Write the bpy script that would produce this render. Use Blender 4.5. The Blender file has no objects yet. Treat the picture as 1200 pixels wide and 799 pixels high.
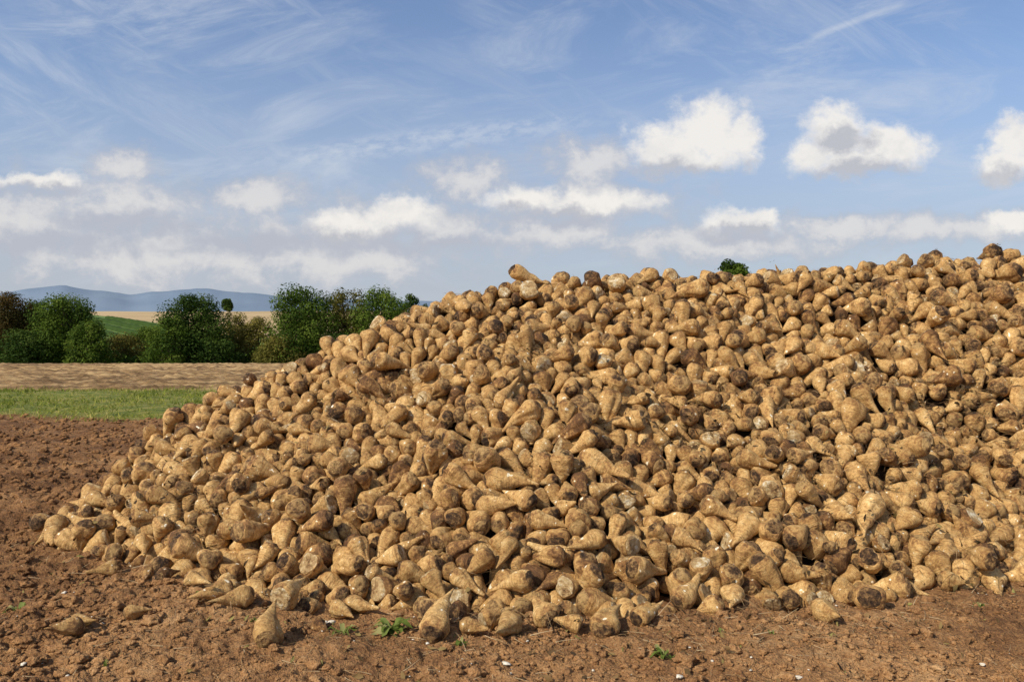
import bpy, math, random, time
import numpy as np
from mathutils import Vector, Matrix
T0=time.time()
rng=np.random.default_rng(7); random.seed(7)
sc=bpy.context.scene
sc.view_settings.view_transform='Standard'; sc.view_settings.look='None'; sc.view_settings.exposure=0
COL=sc.collection
F=933.0; HOR=390.0; CAMH=1.7

# ------------------------------------------------------------ noise
def _h(ix,iy,iz,seed):
    h=(ix.astype(np.int64)*374761393+iy.astype(np.int64)*668265263+iz.astype(np.int64)*2147483647+seed*974634777)&0xffffffff
    h=((h^(h>>13))*1274126177)&0xffffffff
    h=((h^(h>>16))*2246822519)&0xffffffff
    return ((h^(h>>15))&0xffffff)/float(0xffffff)
def vn2(x,y,seed=0):
    x=np.asarray(x,float);y=np.asarray(y,float)
    ix=np.floor(x);iy=np.floor(y);fx=x-ix;fy=y-iy
    fx=fx*fx*fx*(fx*(fx*6-15)+10);fy=fy*fy*fy*(fy*(fy*6-15)+10)
    z=np.zeros_like(ix)
    a=_h(ix,iy,z,seed);b=_h(ix+1,iy,z,seed);c=_h(ix,iy+1,z,seed);d=_h(ix+1,iy+1,z,seed)
    return (a+(b-a)*fx)*(1-fy)+(c+(d-c)*fx)*fy-0.5
def vn3(p,seed=0):
    ip=np.floor(p);f=p-ip;f=f*f*(3-2*f)
    r=0
    for dx in (0,1):
        for dy in (0,1):
            for dz in (0,1):
                w=(f[:,0] if dx else 1-f[:,0])*(f[:,1] if dy else 1-f[:,1])*(f[:,2] if dz else 1-f[:,2])
                r=r+w*_h(ip[:,0]+dx,ip[:,1]+dy,ip[:,2]+dz,seed)
    return r-0.5
def fbm2(x,y,o=4,seed=0):
    r=0;a=1.0;f=1.0
    for i in range(o):
        r=r+a*vn2(x*f+17.3*i,y*f-9.1*i,seed+i);a*=.5;f*=2.03
    return r

# ------------------------------------------------------------ mesh helper
def mk_mesh(name,V,quads=None,tris=None,mq=None,mt=None,smooth=True,mats=()):
    q=np.zeros((0,4),int) if quads is None else np.asarray(quads,int).reshape(-1,4)
    t=np.zeros((0,3),int) if tris is None else np.asarray(tris,int).reshape(-1,3)
    m=bpy.data.meshes.new(name)
    m.vertices.add(len(V)); m.vertices.foreach_set('co',np.asarray(V,np.float32).ravel())
    L=np.concatenate([q.ravel(),t.ravel()]).astype(np.int32)
    m.loops.add(len(L)); m.loops.foreach_set('vertex_index',L)
    n=len(q)+len(t)
    st=np.concatenate([np.arange(len(q))*4,len(q)*4+np.arange(len(t))*3]).astype(np.int32)
    m.polygons.add(n); m.polygons.foreach_set('loop_start',st)
    for mm in mats: m.materials.append(mm)
    mi=np.zeros(n,np.int32)
    if mq is not None: mi[:len(q)]=mq
    if mt is not None: mi[len(q):]=mt
    m.polygons.foreach_set('material_index',mi)
    m.polygons.foreach_set('use_smooth',np.full(n,smooth))
    m.update(calc_edges=True)
    return m
def attr_f(m,name,arr):
    a=m.attributes.new(name,'FLOAT','POINT'); a.data.foreach_set('value',np.asarray(arr,np.float32))
def attr_v(m,name,arr):
    a=m.attributes.new(name,'FLOAT_VECTOR','POINT'); a.data.foreach_set('vector',np.asarray(arr,np.float32).ravel())
def add_obj(name,mesh,kind=None,label=None,category=None,group=None,parent=None):
    o=bpy.data.objects.new(name,mesh); COL.objects.link(o)
    if kind:o["kind"]=kind
    if label:o["label"]=label
    if category:o["category"]=category
    if group:o["group"]=group
    if parent:o.parent=parent
    return o

# ------------------------------------------------------------ node helper
class NT:
    def __init__(s,tree): s.t=tree; s.n=tree.nodes; s.l=tree.links
    def put(s,sock,v):
        if v is None: return
        if isinstance(v,bpy.types.NodeSocket): s.l.new(v,sock)
        else:
            if hasattr(sock.default_value,'__len__') and isinstance(v,(tuple,list)):
                v=tuple(v)
                if len(sock.default_value)==4 and len(v)==3: v=v+(1,)
            sock.default_value=v
    def math(s,op,a,b=None,c=None,clamp=False):
        n=s.n.new('ShaderNodeMath');n.operation=op;n.use_clamp=clamp
        s.put(n.inputs[0],a);s.put(n.inputs[1],b);s.put(n.inputs[2],c);return n.outputs[0]
    def vm(s,op,a,b=None,c=None,out=0):
        n=s.n.new('ShaderNodeVectorMath');n.operation=op
        s.put(n.inputs[0],a);s.put(n.inputs[1],b);s.put(n.inputs[2],c);return n.outputs[out]
    def noise(s,vec,scale,detail=4,rough=.55,dist=0.0,color=False):
        n=s.n.new('ShaderNodeTexNoise');s.put(n.inputs['Vector'],vec);n.inputs['Scale'].default_value=scale
        n.inputs['Detail'].default_value=detail;n.inputs['Roughness'].default_value=rough;n.inputs['Distortion'].default_value=dist
        return n.outputs['Color' if color else 'Fac']
    def ramp(s,fac,pts):
        n=s.n.new('ShaderNodeValToRGB');s.put(n.inputs[0],fac);e=n.color_ramp.elements
        e[0].position=pts[0][0];e[0].color=(*pts[0][1],1);e[1].position=pts[-1][0];e[1].color=(*pts[-1][1],1)
        for p,c in pts[1:-1]:
            k=e.new(p);k.color=(*c,1)
        return n.outputs[0]
    def step(s,v,a,b,o0=0.0,o1=1.0):
        n=s.n.new('ShaderNodeMapRange');n.interpolation_type='SMOOTHSTEP'
        s.put(n.inputs[0],v);n.inputs[1].default_value=a;n.inputs[2].default_value=b;n.inputs[3].default_value=o0;n.inputs[4].default_value=o1
        return n.outputs[0]
    def mix(s,f,a,b,blend='MIX'):
        n=s.n.new('ShaderNodeMix');n.data_type='RGBA';n.blend_type=blend;n.clamp_factor=True
        s.put(n.inputs[0],f);s.put(n.inputs[6],a);s.put(n.inputs[7],b);return n.outputs[2]
    def sep(s,v):
        n=s.n.new('ShaderNodeSeparateXYZ');s.put(n.inputs[0],v);return n.outputs
    def comb(s,x,y,z):
        n=s.n.new('ShaderNodeCombineXYZ');s.put(n.inputs[0],x);s.put(n.inputs[1],y);s.put(n.inputs[2],z);return n.outputs[0]
    def attr(s,name,out='Fac'):
        n=s.n.new('ShaderNodeAttribute');n.attribute_name=name;return n.outputs[out]
    def bump(s,h,strength,dist,normal=None):
        n=s.n.new('ShaderNodeBump');n.inputs['Strength'].default_value=strength;n.inputs['Distance'].default_value=dist
        s.put(n.inputs['Height'],h);s.put(n.inputs['Normal'],normal);return n.outputs[0]
def new_mat(name):
    m=bpy.data.materials.new(name);m.use_nodes=True
    nt=NT(m.node_tree);b=m.node_tree.nodes['Principled BSDF']
    b.inputs['Specular IOR Level'].default_value=.25
    return m,nt,b

# ------------------------------------------------------------ materials
def beet_mat(kind):
    m,nt,b=new_mat('beet_'+kind)
    lco=nt.attr('lco','Vector')
    oi=nt.n.new('ShaderNodeObjectInfo')
    tone=nt.math('FRACT',nt.math('ADD',nt.attr('tone'),oi.outputs['Random']))
    off=nt.math('MULTIPLY',tone,57.0)
    P=nt.vm('ADD',lco,nt.comb(off,nt.math('MULTIPLY',tone,-23.0),off))
    tone2=nt.math('FRACT',nt.math('MULTIPLY',tone,7.31))
    big=nt.noise(P,1.0,3,.6)
    med=nt.noise(P,3.4,5,.68)
    fine=nt.noise(P,12,3,.7)
    wr=nt.noise(nt.vm('MULTIPLY',P,(1.2,1.2,9.0)),1.0,4,.6)
    z=nt.sep(lco)[2]
    f=nt.math('ADD',nt.math('MULTIPLY',big,.50),nt.math('MULTIPLY',med,.50))
    f=nt.math('SUBTRACT',f,nt.step(tone2,.78,1.0,0,.15))
    SK=[(.30,(.10,.047,.018)),(.37,(.24,.120,.042)),(.44,(.47,.270,.094)),(.53,(.62,.390,.148)),(.66,(.78,.565,.27))]
    if kind=='skin':
        f=nt.math('SUBTRACT',f,nt.step(z,1.1,.15,0,.09))
        c=nt.ramp(f,SK)
        c=nt.mix(nt.math('MULTIPLY',nt.step(wr,.50,.35),.62),c,(.26,.13,.046))
        c=nt.mix(nt.math('MULTIPLY',nt.step(fine,.49,.35),.5),c,(.15,.075,.03))
        c=nt.mix(nt.step(nt.noise(P,2.0,1,.4),.73,.75),c,(.88,.80,.60))
        c=nt.mix(1.0,c,nt.mix(tone,(.84,.80,.75),(1.14,1.13,1.12)),'MULTIPLY')
    elif kind=='crown':
        f=nt.math('ADD',nt.math('MULTIPLY',big,.5),nt.math('MULTIPLY',med,.5))
        f=nt.math('SUBTRACT',f,nt.math('MULTIPLY',nt.math('SUBTRACT',tone2,.35),.14))
        c=nt.ramp(f,[(.36,(.035,.019,.010)),(.43,(.11,.058,.025)),(.49,(.27,.150,.058)),(.57,(.50,.31,.12))])
    else:
        f=nt.math('ADD',nt.math('MULTIPLY',big,.5),nt.math('MULTIPLY',med,.5))
        c=nt.ramp(f,[(.36,(.12,.065,.03)),(.43,(.36,.21,.085)),(.53,(.60,.42,.20)),(.64,(.88,.80,.60))])
    nt.put(b.inputs['Base Color'],c); b.inputs['Roughness'].default_value=.7
    h=nt.math('ADD',nt.math('MULTIPLY',wr,.85),nt.math('ADD',nt.math('MULTIPLY',fine,.4),nt.math('MULTIPLY',med,.9)))
    nt.put(b.inputs['Normal'],nt.bump(h,.95,.014 if kind=='skin' else .03))
    return m
M_SKIN=beet_mat('skin');M_CROWN=beet_mat('crown');M_CUT=beet_mat('cut')

def geo_pos(nt):
    return nt.n.new('ShaderNodeNewGeometry').outputs['Position']
SOILR=[(.34,(.075,.032,.012)),(.43,(.205,.096,.036)),(.52,(.38,.195,.077)),(.64,(.58,.345,.155))]
def soil_color(nt,P):
    a=nt.noise(P,.8,3,.6);c2=nt.noise(P,7,6,.75);c3=nt.noise(P,60,3,.75)
    f=nt.math('ADD',nt.math('MULTIPLY',a,.30),nt.math('ADD',nt.math('MULTIPLY',c2,.37),nt.math('MULTIPLY',c3,.33)))
    X=nt.sep(P)[0]
    f=nt.math('SUBTRACT',nt.math('ADD',f,.010),nt.step(X,-.5,-5,0,.050))
    return nt.ramp(f,SOILR),c2,c3
def soil_mat():
    m,nt,b=new_mat('soil')
    P=geo_pos(nt);c,c2,c3=soil_color(nt,P)
    nt.put(b.inputs['Base Color'],c);b.inputs['Roughness'].default_value=.95
    nt.put(b.inputs['Normal'],nt.bump(nt.math('ADD',c2,nt.math('MULTIPLY',c3,.8)),1.0,.03))
    return m
M_SOIL=soil_mat()
def heap_gap_shade():  # near-black filler colour: the shade of the gaps between beets is painted in
    m,nt,b=new_mat('heap_gap_shade')
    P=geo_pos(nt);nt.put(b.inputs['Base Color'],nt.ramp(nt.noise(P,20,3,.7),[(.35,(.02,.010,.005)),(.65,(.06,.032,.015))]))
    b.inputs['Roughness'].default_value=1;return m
M_DARK=heap_gap_shade()
def ground_mat():
    m,nt,b=new_mat('ground')
    P=geo_pos(nt);xyz=nt.sep(P);X,Y=xyz[0],xyz[1]
    soil,c2,c3=soil_color(nt,P)
    lf=nt.noise(P,.35,4,.65)
    wob=nt.math('ADD',Y,nt.math('MULTIPLY',nt.math('SUBTRACT',lf,.5),2.4))
    grass=nt.ramp(nt.noise(P,2.0,5,.75),[(.35,(.09,.115,.018)),(.5,(.19,.21,.035)),(.60,(.31,.27,.07)),(.72,(.34,.23,.10))])
    fu=nt.math('SINE',nt.math('ADD',nt.math('MULTIPLY',Y,2*math.pi/1.6),nt.math('MULTIPLY',lf,5.0)))
    stf=nt.math('ADD',nt.noise(nt.vm('MULTIPLY',P,(.8,2.0,1)),1.3,7,.9),nt.math('MULTIPLY',fu,.075))
    stub=nt.ramp(stf,[(.36,(.10,.055,.021)),(.47,(.27,.160,.065)),(.60,(.50,.33,.15))])
    mead=nt.ramp(nt.noise(P,.03,3,.6),[(.35,(.10,.17,.035)),(.6,(.16,.23,.05))])
    gold=nt.ramp(nt.noise(nt.vm('MULTIPLY',P,(.01,.06,1)),1,3,.6),[(.35,(.34,.235,.11)),(.6,(.47,.34,.18))])
    c=nt.mix(nt.step(wob,15.6,16.4),soil,grass)
    c=nt.mix(nt.step(wob,23.2,24.4),c,stub)
    c=nt.mix(nt.step(wob,48,52),c,(.07,.10,.025))
    c=nt.mix(nt.step(Y,190,205),c,mead)
    sl=nt.math('SUBTRACT',Y,nt.math('MULTIPLY',nt.math('ADD',X,150.0),-1.2))
    vy=nt.mix(nt.step(sl,323,327),(.095,.15,.028),gold)
    c=nt.mix(nt.step(Y,238,242),c,vy)
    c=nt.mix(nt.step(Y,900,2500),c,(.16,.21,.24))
    nt.put(b.inputs['Base Color'],c);b.inputs['Roughness'].default_value=.95
    near=nt.step(Y,60,20)
    nt.put(b.inputs['Normal'],nt.bump(nt.math('MULTIPLY',nt.math('ADD',c2,nt.math('MULTIPLY',c3,.8)),near),1.0,.05))
    return m
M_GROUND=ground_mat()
def leaf_mat(name,cols,transl=.38):
    m,nt,b=new_mat(name)
    r=nt.attr('tone')
    c=nt.ramp(r,[(i/(len(cols)-1),x) for i,x in enumerate(cols)])
    nt.put(b.inputs['Base Color'],c);b.inputs['Roughness'].default_value=.7;b.inputs['Specular IOR Level'].default_value=.1
    if transl>0:
        tr=nt.n.new('ShaderNodeBsdfTranslucent');nt.put(tr.inputs[0],c)
        mx=nt.n.new('ShaderNodeMixShader');mx.inputs[0].default_value=transl
        nt.l.new(b.outputs[0],mx.inputs[1]);nt.l.new(tr.outputs[0],mx.inputs[2])
        nt.l.new(mx.outputs[0],nt.n['Material Output'].inputs[0])
    return m
LM={'green':leaf_mat('leaf_green',[(.022,.042,.005),(.058,.098,.011),(.105,.155,.018),(.19,.225,.036)]),
 'dark':leaf_mat('leaf_dark',[(.015,.031,.005),(.038,.070,.010),(.07,.11,.016),(.115,.145,.025)]),
 'red':leaf_mat('leaf_red',[(.030,.026,.007),(.065,.052,.012),(.11,.065,.016),(.15,.10,.025)]),
 'olive':leaf_mat('leaf_olive',[(.05,.05,.010),(.12,.11,.020),(.21,.175,.035),(.29,.225,.06)]),
 'vine':leaf_mat('leaf_vine',[(.03,.06,.008),(.045,.085,.012),(.06,.105,.018),(.08,.13,.025)])}
M_GRASS=leaf_mat('grass_blade',[(.10,.13,.016),(.21,.25,.035),(.34,.33,.065),(.50,.40,.15)])
M_STRAW=leaf_mat('straw',[(.06,.032,.015),(.16,.09,.04),(.36,.23,.11),(.60,.46,.27)],0)
M_SCRAP=leaf_mat('leaf_scrap',[(.035,.022,.012),(.10,.06,.025),(.20,.12,.05),(.22,.20,.06)],0)
M_WEED=leaf_mat('weed_leaf',[(.08,.11,.02),(.15,.20,.035),(.22,.26,.07),(.40,.36,.14)])
def simple(name,c1,c2,scale=8,rough=.9):
    m,nt,b=new_mat(name);P=geo_pos(nt);n=nt.noise(P,scale,5,.6)
    nt.put(b.inputs['Base Color'],nt.ramp(n,[(.35,c1),(.65,c2)]));b.inputs['Roughness'].default_value=rough
    nt.put(b.inputs['Normal'],nt.bump(n,.5,.02));return m
M_BARK=simple('bark',(.05,.035,.022),(.13,.10,.07))
M_CHIP=simple('white_chip',(.50,.43,.32),(.8,.75,.63),40)
M_HILL=simple('hazy_hill',(.14,.19,.255),(.17,.22,.285),.0015)  # distance haze is put into the blue base colour

# ------------------------------------------------------------ terrain
TY=[-1e6,40,48,62,80,120,195,230,320,450,600,2000,9000,1e6];TZ=[0,0,-.15,-1.0,-2.3,-4.5,-4.5,-1.5,6.3,14.6,14.6,4,0,0]
def terr(x,y): return np.interp(y,TY,TZ)
def gh(x,y):
    d=np.sqrt(x*x+y*y)
    z=terr(x,y)
    near=np.clip((30-d)/20,0,1);
    soil=np.clip((16.5-y)/1.0,0,1)
    z=z+.10*vn2(x*.5,y*.5,3)*np.clip((60-d)/40,0,1)
    n1=fbm2(x*2.2,y*2.2,3,11);n2=fbm2(x*7,y*7,3,21);n3=fbm2(x*22,y*22,3,31)
    ridg=.5-np.abs(fbm2(x*5,y*5,3,81))
    rough=.95+.5*np.clip((-x-1.5)/3,0,1)
    z=z+near*soil*rough*(.045*n1+.040*n2+.028*n3+.035*ridg*np.clip(vn2(x*1.3,y*1.3,88)+.4,0,1))
    fld=np.clip((y-23.5)/1,0,1)*np.clip((50-y)/4,0,1)
    ph=y*2*np.pi/1.6+3*vn2(x*.15,y*.15,5)
    z=z+fld*(.05*np.sin(ph)+.10*fbm2(x*4,y*4,3,41))
    z=z+np.clip((y-300)/300,0,1)*4*vn2(x*.004,y*.004,9)
    return z
aw=np.radians(np.concatenate([np.arange(-48,48,.14),np.arange(48,312,3.0)]))
rad=[.35]
while rad[-1]<9000:
    r=rad[-1]; k=1.0032 if 2.8<r<11 else (1.006 if r<50 else (1.012 if r<60 else (1.04 if r<700 else 1.12)))
    if r<2.8:k=1.05
    rad.append(r*k)
rad=np.array(rad)
RR,AA=np.meshgrid(rad,aw,indexing='ij')
gx=(RR*np.sin(AA)).ravel();gy=(RR*np.cos(AA)).ravel()
gz=gh(gx,gy)
nr,na=RR.shape
i=np.arange(nr-1)[:,None]*na;j=np.arange(na)[None,:];j2=(j+1)%na
q=np.stack([i+j,i+na+j,i+na+j2,i+j2],-1).reshape(-1,4)[:,::-1]
V=np.stack([gx,gy,gz],1);V=np.vstack([V,[0,0,0]]);cen=len(V)-1
jj=np.arange(na);tri=np.stack([np.full(na,cen),(jj+1)%na,jj],1)
gm=mk_mesh('ground',V,q,tri,mats=[M_GROUND])
add_obj('ground',gm,kind='structure',label="brown tilled field soil with grass strip and stubble",category="ground")

def hill_strip():
    px=np.array([-900,-500,-200,-60,0,30,75,110,150,200,245,290,330,420,600,900,1500,2200]);py=np.array([350,345,352,347,343,339,335,340,346,341,338,344,347,352,356,360,362,365])
    D=7000.;ang=np.linspace(-1.15,1.15,400)
    U=np.tan(ang)*F+600;top=(HOR-np.interp(U,px,py)+2.0*(fbm2(U*.03,U*0,4,5)))/F
    vs=[];K=10
    for k in range(K):
        s=k/(K-1)
        d=D-1500*(1-s)
        y=np.full_like(ang,d);x=np.tan(ang)*d
        zz=-30+(top*D+CAMH+30)*(s**.9)+ (30*fbm2(x*.002,y*.002+k,3,8) if 0<k<K-1 else 0)
        vs.append(np.stack([x,y,zz],1))
    vs.append(np.stack([np.tan(ang)*(D+1500),np.full_like(ang,D+1500),np.full_like(ang,-30.)],1))
    K+=1
    n=len(ang);V=np.vstack(vs);i=np.arange(K-1)[:,None]*n;j=np.arange(n-1)[None,:]
    q=np.stack([i+j,i+j+1,i+n+j+1,i+n+j],-1).reshape(-1,4)
    return mk_mesh('hills',V,q,mats=[M_HILL])
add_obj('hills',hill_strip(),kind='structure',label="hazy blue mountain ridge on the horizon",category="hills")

# ------------------------------------------------------------ heap field
RX=[-4.08,-3.92,-3.75,-3.4,-2.8,-2.2,-.92,0,1.5,3.25,5.5,8,12];RZ=[0,.12,.45,.92,1.27,1.52,2.12,2.37,2.44,2.54,2.68,2.8,2.9]
YRX=[-4.3,-3.4,-2.2,-.9,0,3.2,5.5,9,12];YR=[7.25,7.5,7.6,7.8,8.0,8.2,8.6,9.2,9.7]
YFX=[-4.3,-4.05,-3.7,-3.0,-2.3,-1.6,-.9,0,.7,1.8,3.0,3.7,5.5,9,12];YF=[7.0,6.8,6.35,5.85,5.35,4.9,4.7,4.65,4.62,4.8,5.15,5.5,6.2,7,7.6]
def Hf(x,y):
    R=np.interp(x,RX,RZ);yr=np.interp(x,YRX,YR);yf=np.interp(x,YFX,YF);yb=yr+np.maximum(.35,R*1.5)
    s=np.where(y<yr,(y-yf)/(yr-yf),(yb-y)/(yb-yr))
    s1=np.clip(s,-1,1)
    p=np.where(s1<=0,s1,s1*(1.08-.08*s1))
    h=R*p
    h=h+np.clip(R,0,1)*np.clip(s1*3,0,1)*np.clip((1-s1)*5,.08,1)*.42*fbm2(x*.8,y*.8,3,77)
    return np.where(R<=0.001,-1,h)
gs=.05;hx0,hy0=-6,3;nx,ny=int(17/gs)+1,int(11/gs)+1
GX,GY=np.meshgrid(hx0+np.arange(nx)*gs,hy0+np.arange(ny)*gs,indexing='ij')
HG=Hf(GX.ravel(),GY.ravel()).reshape(nx,ny)
CG=np.maximum(HG-.26,0.0)
GNX,GNY=np.gradient(CG,gs)
def samp(G,x,y):
    u=np.clip((x-hx0)/gs,0,nx-1.001);v=np.clip((y-hy0)/gs,0,ny-1.001)
    i=u.astype(int);j=v.astype(int);fu=u-i;fv=v-j
    return (G[i,j]*(1-fu)+G[i+1,j]*fu)*(1-fv)+(G[i,j+1]*(1-fu)+G[i+1,j+1]*fu)*fv

# ------------------------------------------------------------ beet variants
NV=24
PT=np.array([0,.03,.08,.15,.24,.36,.48,.60,.72,.83,.92,1.0])
def beet_geo(v,ns,nrg):
    r=np.random.default_rng(100+v)
    slim=((v*7)%NV+.5)/NV;q=2.85+1.65*slim+(.6 if v%8==3 else 0)
    pr=np.array([.30,.57,.80,.95,1.0,.92-.05*slim,.77-.07*slim,.59-.08*slim,.41-.07*slim,.26-.05*slim,.15-.04*slim,.05])
    pr[4:]*=1+r.uniform(-.06,.06,8)
    if v%6==4: pr[-3:]+=np.array([.10,.13,.12])
    t=np.linspace(0,1,nrg)
    t=t*(.7)+.30*t**2
    rr=np.interp(t,PT,pr)
    k=np.array([.25,.5,.25])
    for _ in range(2 if nrg>20 else 1): rr[1:-1]=np.convolve(rr,k,'valid')
    th=np.arange(ns)*2*np.pi/ns
    T,TH=np.meshgrid(t,th,indexing='ij');RRr=np.repeat(rr[:,None],ns,1)
    ph=r.uniform(0,6.28,8)
    RRr=RRr*(1+.065*np.sin(2*TH+ph[0])+.04*np.sin(3*TH+ph[1]+2*T)+.02*np.sin(5*TH+ph[2]-3*T))
    for s in (0,np.pi):
        d=np.angle(np.exp(1j*(TH-ph[3]-s-(.8*T))))
        RRr*=1-.20*np.exp(-(d/.28)**2)*np.sin(np.pi*np.clip(T*1.05,0,1))**.7
    x=RRr*np.cos(TH);y=RRr*np.sin(TH);z=T*q
    P=np.stack([x,y,z],-1).reshape(-1,3)
    n=vn3(P*1.2+v*9.1,v)*.24+vn3(P*3.2+v*3.3,v+50)*.10
    tt=T.ravel()
    n=n+np.where(tt<.12,.14*vn3(P*5+v,v+90),0)
    w=np.clip(RRr.ravel(),.06,1)
    nrm=np.stack([np.cos(TH).ravel(),np.sin(TH).ravel(),np.zeros(P.shape[0])],1)
    P=P+nrm*(n*w)[:,None]
    P[:,2]+=np.where(tt<.2,.26*vn3(P*2.6+v*2,v+30),0)
    bend=r.uniform(-.6,.6,2)
    b2=np.clip(tt-.45,0,1)**1.6
    P[:,0]+=bend[0]*b2*2.4;P[:,1]+=bend[1]*b2*2.4
    cut=(v%6==0)
    if cut:
        sl=r.uniform(-.3,.3,2);pl=.32+P[:,0]*sl[0]+P[:,1]*sl[1]
        m=P[:,2]<pl;P[m,2]=pl[m]+.03*vn3(P[m]*6,v)
    top=np.array([[P[:ns,0].mean(),P[:ns,1].mean(),P[:ns,2].mean()-(.0 if cut else .03)]])
    bot=np.array([[P[-ns:,0].mean(),P[-ns:,1].mean(),P[-ns:,2].mean()+.06]])
    V=np.vstack([P,top,bot]);nt_=len(P)
    i=np.arange(nrg-1)[:,None]*ns;j=np.arange(ns)[None,:];j2=(j+1)%ns
    Q=np.stack([i+j,i+j2,i+ns+j2,i+ns+j],-1).reshape(-1,4)
    jj=np.arange(ns)
    tt1=np.stack([np.full(ns,nt_),(jj+1)%ns,jj],1);tt2=np.stack([np.full(ns,nt_+1),(nrg-1)*ns+jj,(nrg-1)*ns+(jj+1)%ns],1)
    kc=max(2,int(np.searchsorted(t,.065 if not cut else .10)))
    lco=V.copy()
    V=V-np.array([0,0,.25*q])
    return dict(V=V,Q=Q,T1=tt1,T2=tt2,kc=kc,ns=ns,nr=nrg,q=q,lco=lco,cut=cut,slim=slim)
LO=[beet_geo(v,18,18) for v in range(NV)]
HI=[beet_geo(v,32,32) for v in range(NV)]
qv=np.array([g['q'] for g in LO])

# ------------------------------------------------------------ seed + relax
S=[]
sp=.156
for layer in range(2):
    xs=np.arange(-4.9,8.6,sp);ys=np.arange(4.2,12.4,sp)
    X,Y=np.meshgrid(xs,ys,indexing='ij');X=X+(sp/2)*(np.arange(len(ys))%2)[None,:]
    X=X.ravel()+layer*.08;Y=Y.ravel()+layer*.06
    X=X+rng.uniform(-.05,.05,len(X));Y=Y+rng.uniform(-.05,.05,len(Y))
    h=samp(HG,X,Y);c=samp(CG,X,Y)
    z=c+.07+layer*.12
    keep=(h>.03)&(z<h+.09)
    yr=np.interp(X,YRX,YR);keep&=~((Y>yr+1.2)&(layer==0))
    S.append(np.stack([X,Y,z],1)[keep])
S=np.vstack(S);N=len(S)
var=rng.integers(0,NV,N);R=np.clip(rng.normal(.066,.013,N),.038,.100)
Lb=qv[var]*R
gnx=samp(GNX,S[:,0],S[:,1]);gny=samp(GNY,S[:,0],S[:,1])
nrm=np.stack([-gnx,-gny,np.ones(N)],1);nrm/=np.linalg.norm(nrm,axis=1)[:,None]
u=rng.normal(size=(N,3));un=np.sum(u*nrm,1);u-=nrm*(un*.6)[:,None];u+=nrm*.16;u[:,2]-=.10;u/=np.linalg.norm(u,axis=1)[:,None]
yr=np.interp(S[:,0],YRX,YR);nearr=(S[:,1]>yr-1.0)
cap=np.where(nearr,.0,.50);over=u[:,2]>cap;u[over,2]=cap[over]*.6-.02;u/=np.linalg.norm(u,axis=1)[:,None]
u0=u.copy()
dAB=.50*Lb
A=S-u*dAB[:,None]*.5;B=S+u*dAB[:,None]*.5
A0=S[:,:2].copy()
rs=np.concatenate([.96*R,.76*R,.37*R]);idb=np.tile(np.arange(N),3)
def pairs(C,margin=.02,cell=.215):
    k=np.floor((C-C.min(0)+1)/cell).astype(np.int64);D=k.max(0)+3
    key=(k[:,0]*D[1]+k[:,1])*D[2]+k[:,2];o=np.argsort(key);ks=key[o]
    I=[];J=[]
    for dx in (-1,0,1):
        for dy in (-1,0,1):
            for dz in (-1,0,1):
                of=(dx*D[1]+dy)*D[2]+dz
                if of<0: continue
                l=np.searchsorted(ks,ks+of,'left');r_=np.searchsorted(ks,ks+of,'right');cnt=r_-l
                a=np.repeat(np.arange(len(ks)),cnt);st=np.repeat(l-np.concatenate([[0],np.cumsum(cnt)[:-1]]),cnt);b=st+np.arange(len(a))
                a=o[a];b=o[b]
                if of==0:
                    m=a<b;a=a[m];b=b[m]
                m=idb[a]!=idb[b];a=a[m];b=b[m]
                m=np.sum((C[a]-C[b])**2,1)<(rs[a]+rs[b]+margin)**2
                I.append(a[m]);J.append(b[m])
    return np.concatenate(I),np.concatenate(J)
NI=100
for it in range(NI):
    M=.5*(A+B);C=np.vstack([A,M,B])
    if it%5==0: I,J=pairs(C)
    d=C[I]-C[J];dist=np.linalg.norm(d,axis=1)+1e-9;ov=rs[I]+rs[J]-dist
    m=ov>0;ii=I[m];jj=J[m];v=d[m]/dist[m][:,None]*(ov[m]*.5)[:,None]
    acc=np.zeros_like(C);cnt=np.bincount(ii,minlength=3*N)+np.bincount(jj,minlength=3*N)
    for a in range(3): acc[:,a]=np.bincount(ii,v[:,a],3*N)-np.bincount(jj,v[:,a],3*N)
    acc/=np.maximum(1,cnt*.6)[:,None]
    A+=acc[:N]+.5*acc[N:2*N];B+=acc[2*N:]+.5*acc[N:2*N]
    g=.006 if it<NI-20 else .002
    A[:,2]-=g;B[:,2]-=g
    mid=.5*(A+B);pull=(A0-mid[:,:2])*.05;A[:,:2]+=pull;B[:,:2]+=pull
    if it<NI-20:
        tA=mid-u0*dAB[:,None]*.5;tB=mid+u0*dAB[:,None]*.5;A+=(tA-A)*.06;B+=(tB-B)*.06
    for X_,r_ in ((A,.96*R),(B,.37*R)):
        c=samp(CG,X_[:,0],X_[:,1]);gx_=samp(GNX,X_[:,0],X_[:,1]);gy_=samp(GNY,X_[:,0],X_[:,1])
        nz=1/np.sqrt(1+gx_**2+gy_**2);pen=np.maximum(0,r_-(X_[:,2]-c)*nz)
        X_+=np.stack([-gx_*nz,-gy_*nz,nz],1)*pen[:,None]
    d=B-A;l=np.linalg.norm(d,axis=1);e=(d/l[:,None])*((l-dAB)[:,None]);A+=e*.35;B-=e*.65
hh_=samp(HG,A[:,0],A[:,1]);hb_=samp(HG,B[:,0],B[:,1])
keep=~(((A[:,2]-hh_>.085)|(B[:,2]-hb_>.12))&(A[:,1]>np.interp(A[:,0],YRX,YR)-.8))
A=A[keep];B=B[keep];R=R[keep];var=var[keep];N=len(A)
ax=B-A;ax/=np.linalg.norm(ax,axis=1)[:,None]
print('relax',N,(~keep).sum(),time.time()-T0)

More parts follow.
